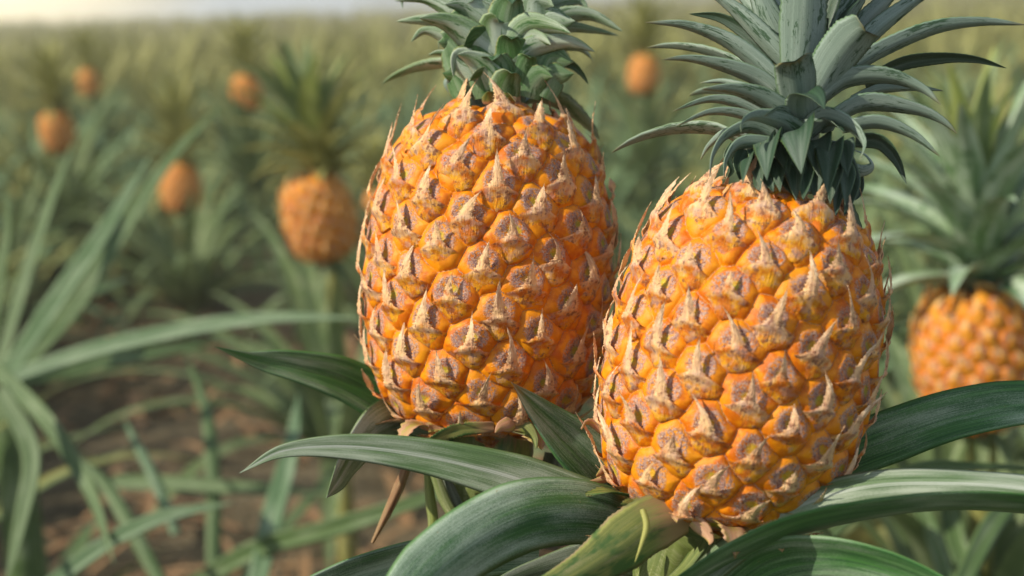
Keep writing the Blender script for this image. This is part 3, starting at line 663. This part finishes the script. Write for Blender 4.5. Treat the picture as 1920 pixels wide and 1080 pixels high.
# leaves of the left-hand plant
def ll(pts, w, d0, d1, a=0, mats=('leaf_top', 'leaf_under'), **kw):
    kw.setdefault('nv', 56); kw.setdefault('thick', .0012); kw.setdefault('wave', .01)
    return trace_leaf('leaf', plantL, origL, pts, w, d0, d1, a, mats, **kw)
ll([(840, 860), (750, 775), (650, 715), (560, 688), (470, 672), (402, 650)], 96, .76, .70, -22, flip=True, fold=.4, mats=('leaf_dark', 'leaf_dark'), wprof=[(0, .9), (.3, 1), (.55, .86), (.78, .5), (.88, .22), (1, 0)])
ll([(830, 830), (770, 788), (715, 800), (668, 850), (636, 900), (612, 934)], 78, .735, .640, -42, mats=('leaf_soft', 'leaf_top'), flip=True, fold=-.2, wprof=[(0, .7), (.25, 1), (.5, .9), (.8, .5), (1, 0)])
ll([(850, 850), (800, 820), (760, 806), (735, 806)], 50, .72, .70, 0, mats=('leaf_top', 'leaf_top'), fold=.2)
ll([(765, 870), (745, 920), (722, 970), (698, 1018)], 24, .70, .69, 0, mats=('dry_leaf', 'dry_leaf'), fold=.5, wprof=[(0, .8), (.3, 1), (.6, .8), (1, .3)])
ll([(800, 850), (770, 838), (745, 828), (736, 832)], 16, .70, .695, 0, mats=('dry_leaf', 'dry_leaf'), fold=.5)
ll([(925, 800), (860, 806), (815, 825), (785, 852)], 28, .672, .655, 0, mats=('sheath', 'rose'), serr=.22, wave=.06, flip=True, wprof=[(0, .8), (.5, 1), (.85, .7), (1, .1)])
ll([(955, 780), (957, 820), (950, 870), (935, 930), (910, 990)], 104, .690, .690, 0, mats=('sheath', 'sheath'), flip=True, fold=-.4, wprof=[(0, .75), (.3, 1), (.6, .8), (1, .5)])
ll([(960, 790), (955, 795), (940, 800), (928, 812)], 34, .665, .655, 0, mats=('rose', 'rose'), serr=.1)
ll([(960, 795), (985, 800), (1002, 820), (1006, 842)], 30, .67, .665, 0, mats=('rose', 'sheath'), serr=.1)
ll([(800, 868), (806, 930), (812, 980), (808, 1040)], 22, .70, .70, 0, mats=('field_leaf_yellow', 'field_leaf_yellow'), wprof=[(0, .7), (.5, 1), (1, .8)])
ll([(806, 860), (830, 930), (850, 970), (862, 1010)], 24, .695, .69, 0, mats=('sheath', 'stalk'), wprof=[(0, .8), (.5, 1), (1, .8)])
ll([(830, 880), (850, 930), (868, 970), (880, 1000)], 24, .70, .695, 0, mats=('leaf_under', 'leaf_under'), wprof=[(0, .8), (.5, 1), (1, .8)])
ll([(1040, 850), (1035, 880), (1025, 920), (1015, 950)], 46, .72, .715, 0, mats=('sheath', 'leaf_under'))
ll([(955, 985), (925, 960), (905, 935), (890, 925)], 46, .695, .69, 0, mats=('sheath', 'sheath'))
# the rest of both rosettes, below and behind
def rosette_fill(parent, orig, cx, cy, z0, n, sd, L=(.32, .5), keep=None):
    g = np.random.default_rng(sd)
    for i in range(n):
        phi = i * GA + g.normal(0, .15); e = R_(g.uniform(25, 60)); k = g.uniform(2.2, 3.6); Lf = g.uniform(*L)
        rad = np.array([math.cos(phi), math.sin(phi), 0]); p = np.array([cx, cy, z0 + .10 * i / n]) + rad * .015; C = [p]
        if keep and not keep(rad): continue
        for j in range(7):
            ee = e - k * Lf * j / 6; p = p + (rad * math.cos(ee) + np.array([0, 0, math.sin(ee)])) * Lf / 7; C.append(p)
        V, Fq, luv, tf, mi = blade(C, .036, np.array([-rad[1], rad[0], 0]), nv=26, nu=3, fold=.35)
        mesh_obj('leaf', V - orig, Fq, [MT['leaf_top'], MT['leaf_under']], parent, {'luv': luv, 'tipf': tf}, mi)
rosette_fill(plantR, origR, origR[0], origR[1], .38, 16, 21, keep=lambda r: r[1] > -.35)
rosette_fill(plantL, origL, origL[0], origL[1], .36, 14, 22, keep=lambda r: r[1] > -.35)

# ------------------------------------------------------------------ ground
M = Mat('soil'); o = M.obj()
c = M.mix(M.ss(M.noise(o, 3.5, 5), .35, .65), (.060, .046, .024), (.135, .108, .062))
c = M.mix(M.ss(M.noise(o, 42, 4, .65), .52, .64), c, (.20, .16, .09))
c = M.mix(M.ss(M.noise(o, 16, 4, .6), .58, .68), c, (.055, .045, .02))
MT['soil'] = M.done(c, .95, M.bump(M.noise(o, 60, 5), .8, .02), .2)
gx = np.concatenate([[-45, -30, -18], np.linspace(-10, 10, 90), [18, 30, 45]])
gy = np.concatenate([[-8, -4], np.linspace(-1, 16, 90), [22, 40, 70, 92]])
GX, GY = np.meshgrid(gx, gy)
def gh(x, y): return .025 * np.sin(x * 6.1 + .8 * np.sin(y * 1.3)) + .015 * np.sin(y * 7.3 + x * 2.1) + .012 * np.sin(x * 17 + y * 13)
GZ = gh(GX, GY) * (np.abs(GX) < 12) * (GY < 18)
g = mesh_obj('ground', np.stack([GX, GY, GZ], -1).reshape(-1, 3), grid_faces(len(gy), len(gx)), MT['soil']); tag(g, kind='structure')

# dry leaf litter on the soil: uncountable
parts = []
for i in range(900):
    y = rng.uniform(1.2, 8); x = rng.uniform(-.42, .42) * y; a = rng.uniform(0, 6.28); L = rng.uniform(.08, .4)
    d = np.array([math.cos(a), math.sin(a), 0]); p = np.array([x, y, gh(x, y) + rng.uniform(.01, .04)])
    parts.append(sheet([p, p + d * L * .5 + np.array([0, 0, rng.uniform(.0, .05)]), p + d * L + np.array([0, 0, rng.uniform(-.005, .03)])], rng.uniform(.012, .03), np.array([-d[1], d[0], 0]), nv=7, nu=1, fold=.3))
V, Fq, A = joinm(parts); lt = mesh_obj('leaf_litter', V, Fq, MT['dry_leaf'], None, {'luv': A})
tag(lt, 'dry straw-coloured leaf litter scattered over the brown soil', 'leaf litter', kind='stuff')

# ------------------------------------------------------------------ field plants
def leaf_curve(az, e0, k, L, z0=.06, r0=.015, m=8):
    rad = np.array([math.cos(az), math.sin(az), 0]); p = rad * r0 + np.array([0, 0, z0]); C = [p]
    for j in range(m):
        ee = e0 - k * (j / (m - 1)) ** 1.3; p = p + (rad * math.cos(ee) + np.array([0, 0, math.sin(ee)])) * L / m; C.append(p)
    return C, np.array([-rad[1], rad[0], 0])
def rosette_leaves(n, g, L=(.5, .78), nv=14, nu=2):
    out_ = []
    for i in range(n):
        t = (i + .5) / n; az = i * GA + g.normal(0, .2); e0 = R_(30 + 50 * t ** .9 + g.normal(0, 7)); k = R_(g.uniform(45, 100)) * (1.15 - .45 * t)
        Lf = g.uniform(*L) * (1 - .25 * abs(t - .5)); C, s0 = leaf_curve(az, e0, k, Lf)
        out_.append(sheet(C, g.uniform(.040, .056), s0, nv, nu))
    return out_
def crown_leaves(n, g, z, L0, L1, W, hc, r, e_lo=0, nv=10):
    res = []
    for i in range(n):
        t = (i + .5) / n; az = i * GA; L = (L0 + (L1 - L0) * math.sin(math.pi * min(1, t * .7 + .1))) * g.uniform(.85, 1.15)
        C, s0 = leaf_curve(az, R_(e_lo + (86 - e_lo) * t ** .7), R_(55 - 38 * t), L, z + hc * t, r * (1 - .5 * t), 6)
        res.append(sheet(C, W * g.uniform(.8, 1.1) * (1 - .2 * t), s0, nv, 2, .45))
    return res

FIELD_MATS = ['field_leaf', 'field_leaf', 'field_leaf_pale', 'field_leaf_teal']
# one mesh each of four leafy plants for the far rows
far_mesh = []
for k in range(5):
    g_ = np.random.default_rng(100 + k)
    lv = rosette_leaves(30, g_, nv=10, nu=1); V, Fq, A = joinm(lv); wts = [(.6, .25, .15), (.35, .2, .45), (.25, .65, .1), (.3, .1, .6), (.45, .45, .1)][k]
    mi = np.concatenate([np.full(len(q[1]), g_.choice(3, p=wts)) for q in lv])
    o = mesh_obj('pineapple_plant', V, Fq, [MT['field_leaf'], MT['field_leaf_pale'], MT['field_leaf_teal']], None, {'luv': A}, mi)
    far_mesh.append(o.data); bpy.data.objects.remove(o)
# near leafy plants with every leaf a part
proto = []
for k in range(3):
    root = empty('pineapple_plant', (0, 0, 0)); g_ = np.random.default_rng(200 + k)
    for V, Fq, A in rosette_leaves(28, g_):
        mesh_obj('leaf', V, Fq, MT[FIELD_MATS[(k + int(g_.random() * 4)) % 4]], root, {'luv': A})
    proto.append(root)
def dup(root, loc, rz, sc):
    r = root.copy(); COL.objects.link(r); r.location = loc; r.rotation_euler = (0, 0, rz); r.scale = (sc,) * 3
    for ch in root.children:
        c_ = ch.copy(); COL.objects.link(c_); c_.parent = r
    return r

# fruited plants of the field: fruit centre pixel, depth, fruit width in px, crown size, label
FRUITED = [
 (1842, 668, 1.36, 246, 1.25, 'blurred ripe pineapple plant at the right edge, cut by the frame, with large crown'),
 (614, 405, 2.30, 146, 1.2, 'blurred plant with whole orange fruit on pale stalk, left of tall sharp fruit'),
 (712, 388, 3.3, 58, .8, 'blurred orange pineapple almost hidden behind the left edge of the tall sharp fruit'),
 (464, 175, 4.9, 62, 1.2, 'small blurred orange pineapple high in the field, above and left of the pale-stalked fruit'),
 (340, 352, 4.0, 84, 1.5, 'blurred squat orange pineapple half sunk among leaves under a wide pale crown'),
 (113, 245, 4.5, 70, 1.3, 'blurred bright orange pineapple nearest the left edge, behind a tall slanting leaf'),
 (168, 154, 6.8, 44, 1.2, 'tiny blurred brownish-orange pineapple farthest up the left side of the field'),
 (1205, 140, 4.6, 66, 1.2, 'blurred dull orange pineapple between the two foreground crowns'),
]
spots = []
for i, (px, py, d, wp, cs, lab) in enumerate(FRUITED):
    c0 = at(px, py, d); Rf = wp / FPX * d / 2 / 1.2; Hf = Rf * 2.4
    root = empty('pineapple_plant', (c0[0], c0[1], 0)); spots.append((c0[0], c0[1], d))
    tag(root, lab, 'pineapple plant', 'fruiting pineapple plants out in the field')
    z0 = c0[2] - Hf * .5; g_ = np.random.default_rng(300 + i)
    fr = Fruit(Rf, Hf, PROF_A, 110 if i == 1 else 150, -1, amp=.22, off=i, seed=40 + i)
    nb = 240 if d < 3 else 110
    V, Fq, cel = fr.body(nb, nb * 3 // 5); bl = [fr.bract(j, 30, 7) for j in range(fr.N)]
    V2, F2, C2 = joinm([(b[0], b[1], np.c_[b[2], b[3]]) for b in bl])
    nV = len(V); fo = mesh_obj('fruit', np.vstack([V, V2]), np.vstack([Fq, F2 + nV]), [MT['fruit_far'], MT['bract_far']], root,
        {'cel': np.vstack([cel, C2[:, :3]]), 'lip': np.r_[np.zeros(nV), C2[:, 3]]}, np.r_[np.zeros(len(Fq)), np.ones(len(F2))], loc=(0, 0, z0))
    V, Fq, A = tube([(0, 0, z0 + .01), (0.005, 0, z0 - .08), (0, 0, z0 * .5), (0, 0, 0)], [.014, .012, .014, .02], 10, 14)
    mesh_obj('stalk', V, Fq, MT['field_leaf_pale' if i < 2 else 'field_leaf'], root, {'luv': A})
    cr_ = empty('crown', (0, 0, z0 + Hf * .985)); cr_.parent = root
    tl = (R_(g_.normal(0, 5)), R_(g_.normal(0, 7)), 0); fo.rotation_euler = tl; cr_.rotation_euler = tl
    V, Fq, A = tube([(0, 0, -.005), (0, 0, .03 * cs), (0, 0, .07 * cs)], [.016, .017, .004], 10, 8)
    mesh_obj('crown_stem', V, Fq, MT['crown_top'], cr_, {'luv': A})
    cl_ = crown_leaves(44 if d < 3 else 30, g_, 0, .05 * cs, .15 * cs, .034 * cs, .07 * cs, .014, 18 if i == 1 else 6)
    for j, (V, Fq, A) in enumerate(cl_):
        inner = j > len(cl_) * (.8, .45)[min(i, 1)] and i in (0, 1)
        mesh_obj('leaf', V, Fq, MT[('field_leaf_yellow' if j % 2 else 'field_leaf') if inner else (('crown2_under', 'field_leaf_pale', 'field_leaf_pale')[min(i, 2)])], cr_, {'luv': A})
    for V, Fq, A in rosette_leaves(26, g_, (.45, .62)):
        mesh_obj('leaf', V + np.array([0, 0, max(0, z0 - (.42 if i == 1 else .34))]), Fq, MT['field_leaf'], root, {'luv': A})
    V, Fq, A = joinm([sheet([(0, 0, z0), (.02 * math.cos(q), .02 * math.sin(q), z0 - .02), (.045 * math.cos(q), .045 * math.sin(q), z0 - .06)], .016, np.array([-math.sin(q), math.cos(q), 0]), 8, 1) for q in np.arange(0, 6.2, .9)])
    mesh_obj('collar', V, Fq, MT['field_leaf'], root, {'luv': A})

# two leafy plants close by on the left whose long leaves sweep the frame
def traced_plant(label, base_px, d, leaves):
    b = at(*base_px, d); orig = np.array([b[0], b[1], 0.0]); root = tag(empty('pineapple_plant', orig), label, 'pineapple plant')
    for pts, w_, d0, d1, a, mat in leaves:
        n = len(pts); C = np.array([at(p[0], p[1], d0 + (d1 - d0) * j / (n - 1)) for j, p in enumerate(pts)])
        t0 = C[1] - C[0]; tp = np.array([np.dot(t0, RT), np.dot(t0, UP)]); tp /= np.linalg.norm(tp); pp = np.array([-tp[1], tp[0]]) * (1 if tp[0] > 0 else -1)
        s0 = math.cos(R_(a)) * (RT * pp[0] + UP * pp[1]) - math.sin(R_(a)) * BK
        V, Fq, luv, tf, mi = blade(C, (w_ * .70) / FPX * (d0 + d1) / 2 / math.cos(R_(a)), s0, nv=24, nu=3, fold=.3, wprof=LONG)
        mesh_obj('leaf', V - orig, Fq, [MT[mat], MT[mat]], root, {'luv': luv, 'tipf': tf}, mi)
    # the short stem the leaves spring from
    V, Fq, A = tube([(0, 0, 0), (0, 0, .2), (0, 0, max(.25, b[2] * .95))], [.03, .028, .02], 10, 10)
    mesh_obj('stem', V, Fq, MT['near_leaf'], root, {'luv': A})
    V0 = rosette_leaves(6, np.random.default_rng(int(d * 100)), (.35, .5))
    for V, Fq, A in V0: mesh_obj('leaf', V, Fq, MT['near_leaf'], root, {'luv': A})
    return root
traced_plant('blurred leafy plant rising at the left edge, its long leaves fanning up and right', (10, 700), 1.75, [
 ([(0, 690), (50, 520), (95, 380), (142, 255)], 44, 1.75, 1.9, 20, 'near_leaf'),
 ([(15, 700), (110, 560), (200, 430), (285, 285)], 64, 1.7, 1.6, 20, 'near_leaf_teal'),
 ([(20, 710), (140, 580), (240, 420), (320, 300), (420, 190)], 52, 1.8, 2.0, 25, 'near_leaf'),
 ([(10, 710), (180, 655), (360, 615), (520, 595), (690, 597)], 50, 1.6, 1.45, 15, 'near_leaf_teal'),
 ([(-10, 690), (90, 790), (170, 920), (215, 1060)], 52, 1.5, 1.3, 15, 'near_leaf'),
 ([(20, 720), (150, 690), (300, 660), (420, 640)], 46, 1.8, 1.9, 25, 'near_leaf'),
 ([(-20, 690), (-5, 560), (15, 430), (10, 330)], 40, 1.7, 1.7, 20, 'near_leaf'),
 ([(0, 730), (60, 850), (40, 980), (10, 1100)], 60, 1.4, 1.3, 10, 'near_leaf'),
 ([(10, 705), (90, 600), (190, 545), (250, 520)], 40, 1.8, 2.1, 20, 'near_leaf'),
])
traced_plant('blurred leafy plant low in the bottom left corner, with broad arching leaves', (360, 1100), 1.45, [
 ([(330, 1120), (480, 1030), (640, 985), (960, 880)], 60, 1.6, 1.4, 10, 'near_leaf'),
 ([(90, 1100), (200, 1020), (310, 968), (440, 942)], 50, 1.35, 1.3, 15, 'near_leaf_teal'),
 ([(480, 1110), (515, 960), (545, 850), (560, 735)], 66, 1.5, 1.7, 15, 'near_leaf_teal'),
 ([(400, 1090), (400, 900), (385, 760), (342, 650)], 42, 1.7, 1.9, 20, 'near_leaf'),
 ([(150, 905), (300, 905), (450, 915), (640, 925)], 44, 1.8, 1.7, 20, 'near_leaf'),
 ([(330, 1000), (290, 900), (255, 830), (230, 780)], 34, 1.6, 1.7, 20, 'near_leaf_teal'),
 ([(300, 1090), (240, 980), (190, 900), (120, 840)], 44, 1.5, 1.6, 20, 'near_leaf'),
 ([(440, 1100), (560, 960), (640, 870), (700, 800)], 30, 1.9, 2.1, 20, 'near_leaf'),
])
traced_plant('blurred leafy plant in the bottom right corner behind the nearest arching leaves', (1820, 1100), 1.1, [
 ([(1560, 1000), (1700, 885), (1820, 874), (1960, 880)], 34, .92, .92, 5, 'near_leaf'),
 ([(1800, 1100), (1850, 1000), (1900, 930), (1960, 860)], 60, 1.1, 1.2, 15, 'near_leaf'),
 ([(1780, 1100), (1740, 980), (1700, 900), (1640, 800)], 50, 1.2, 1.4, 15, 'near_leaf'),
 ([(1830, 1120), (1790, 1000), (1785, 900), (1790, 800)], 60, 1.3, 1.5, 15, 'near_leaf'),
])

# the rows
rows = []
yy = 1.55
while yy < 9.6:
    xw = yy * .385 + .35; x = -xw + rng.uniform(0, .3)
    while x < xw:
        rows.append((x + rng.normal(0, .06), yy + rng.normal(0, .07))); x += .31 if yy < 6 else .36
    yy += .42 if yy < 6 else .52
n_near = 0
for (x, y) in rows:
    px = 960 + x / y * FPX
    if y < 2.0 and -.75 < x < .75: continue
    if y < 4.4 and abs(x + .15 * y) < .62: continue
    if y < 5.4 and 380 < px < 740: continue       # the bare strip between rows on the left
    if y < 3.2 and px < 330 and rng.random() < .5: continue
    if any((x - a) ** 2 + (y - b) ** 2 < .05 for a, b, _ in spots): continue
    blk = False
    for (sp, (fx, fy, fd, wp, *_)) in zip(spots, FRUITED):
        if y < sp[1] and sp[1] - y < 1.6 and abs(px - fx) < (wp * .5 + 90 / y): blk = True
    sc = rng.uniform(.82, 1.08) * (.72 if blk else 1.0); rz = rng.uniform(0, 6.28); z = float(gh(x, y)) if y < 18 else 0
    if y < 4.6:
        r = dup(proto[n_near % 3], (x, y, z), rz, sc); n_near += 1
    else:
        r = bpy.data.objects.new('pineapple_plant', far_mesh[int(rng.choice(5, p=((.15, .15, .5, .05, .15) if px < 500 else (.25, .15, .15, .3, .15))))]); COL.objects.link(r)  # more golden plants on the left: warm glow put into leaf colour
        r.location = (x, y, z); r.rotation_euler = (0, 0, rz); r.scale = (sc,) * 3
    tag(r, 'leafy pineapple plant without fruit, one of the blurred many filling the field', 'pineapple plant', 'leafy pineapple plants filling the field')
for p_ in proto:
    for ch in list(p_.children): bpy.data.objects.remove(ch)
    bpy.data.objects.remove(p_)

# far field that reads as one mass
parts = []; far_proto = []
for k in range(12):
    pp_ = []
    for q in range(11):
        C, s0 = leaf_curve(rng.uniform(0, 6.28), R_(rng.uniform(35, 85)), R_(rng.uniform(20, 70)), rng.uniform(.5, .85), m=4); pp_.append(sheet(C, .06, s0, 5, 1))
    far_proto.append(joinm(pp_))
for i in range(4300):
    y = 9.7 + 80 * rng.random() ** 1.7; x = rng.uniform(-.53, .53) * y
    if i > 2600: x = math.copysign(rng.uniform(.53, .95) * y, rng.random() - .5)
    if i > 3500: y = rng.uniform(2.2, 9.7); x = math.copysign(y * .385 + .5 + rng.uniform(0, .6) * y, rng.random() - .5)
    V, Fq, A = far_proto[i % 12]; q = rng.uniform(0, 6.28); k_ = rng.uniform(.85, 1.15)
    Rz = np.array([[math.cos(q), -math.sin(q), 0], [math.sin(q), math.cos(q), 0], [0, 0, 1]])
    A = A.copy(); A[:, 2] = (A[:, 2] + rng.random()) % 1
    parts.append((V @ Rz.T * k_ + np.array([x, y, 0]), Fq, A))
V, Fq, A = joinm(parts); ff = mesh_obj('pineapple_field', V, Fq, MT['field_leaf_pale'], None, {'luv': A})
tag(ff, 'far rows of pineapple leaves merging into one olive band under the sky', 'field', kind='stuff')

# ------------------------------------------------------------------ haze
M = Mat('haze'); pv = M.t.nodes.new('ShaderNodeVolumePrincipled'); pv.inputs['Color'].default_value = (.98, .94, .70, 1)
pv.inputs['Density'].default_value = .0085; pv.inputs['Anisotropy'].default_value = .2
mo = M.t.nodes.new('ShaderNodeOutputMaterial'); M.t.links.new(pv.outputs[0], mo.inputs['Volume'])
x0, x1, y0, y1, z0, z1 = -48, 48, -10, 95, -1.1, 1.6
V = [(x0, y0, z0), (x1, y0, z0), (x1, y1, z0), (x0, y1, z0), (x0, y0, z1), (x1, y0, z1), (x1, y1, z1), (x0, y1, z1)]
hz = mesh_obj('haze', V, [(0, 3, 2, 1), (4, 5, 6, 7), (0, 1, 5, 4), (1, 2, 6, 5), (2, 3, 7, 6), (3, 0, 4, 7)], M.m, smooth=False)
tag(hz, kind='stuff')
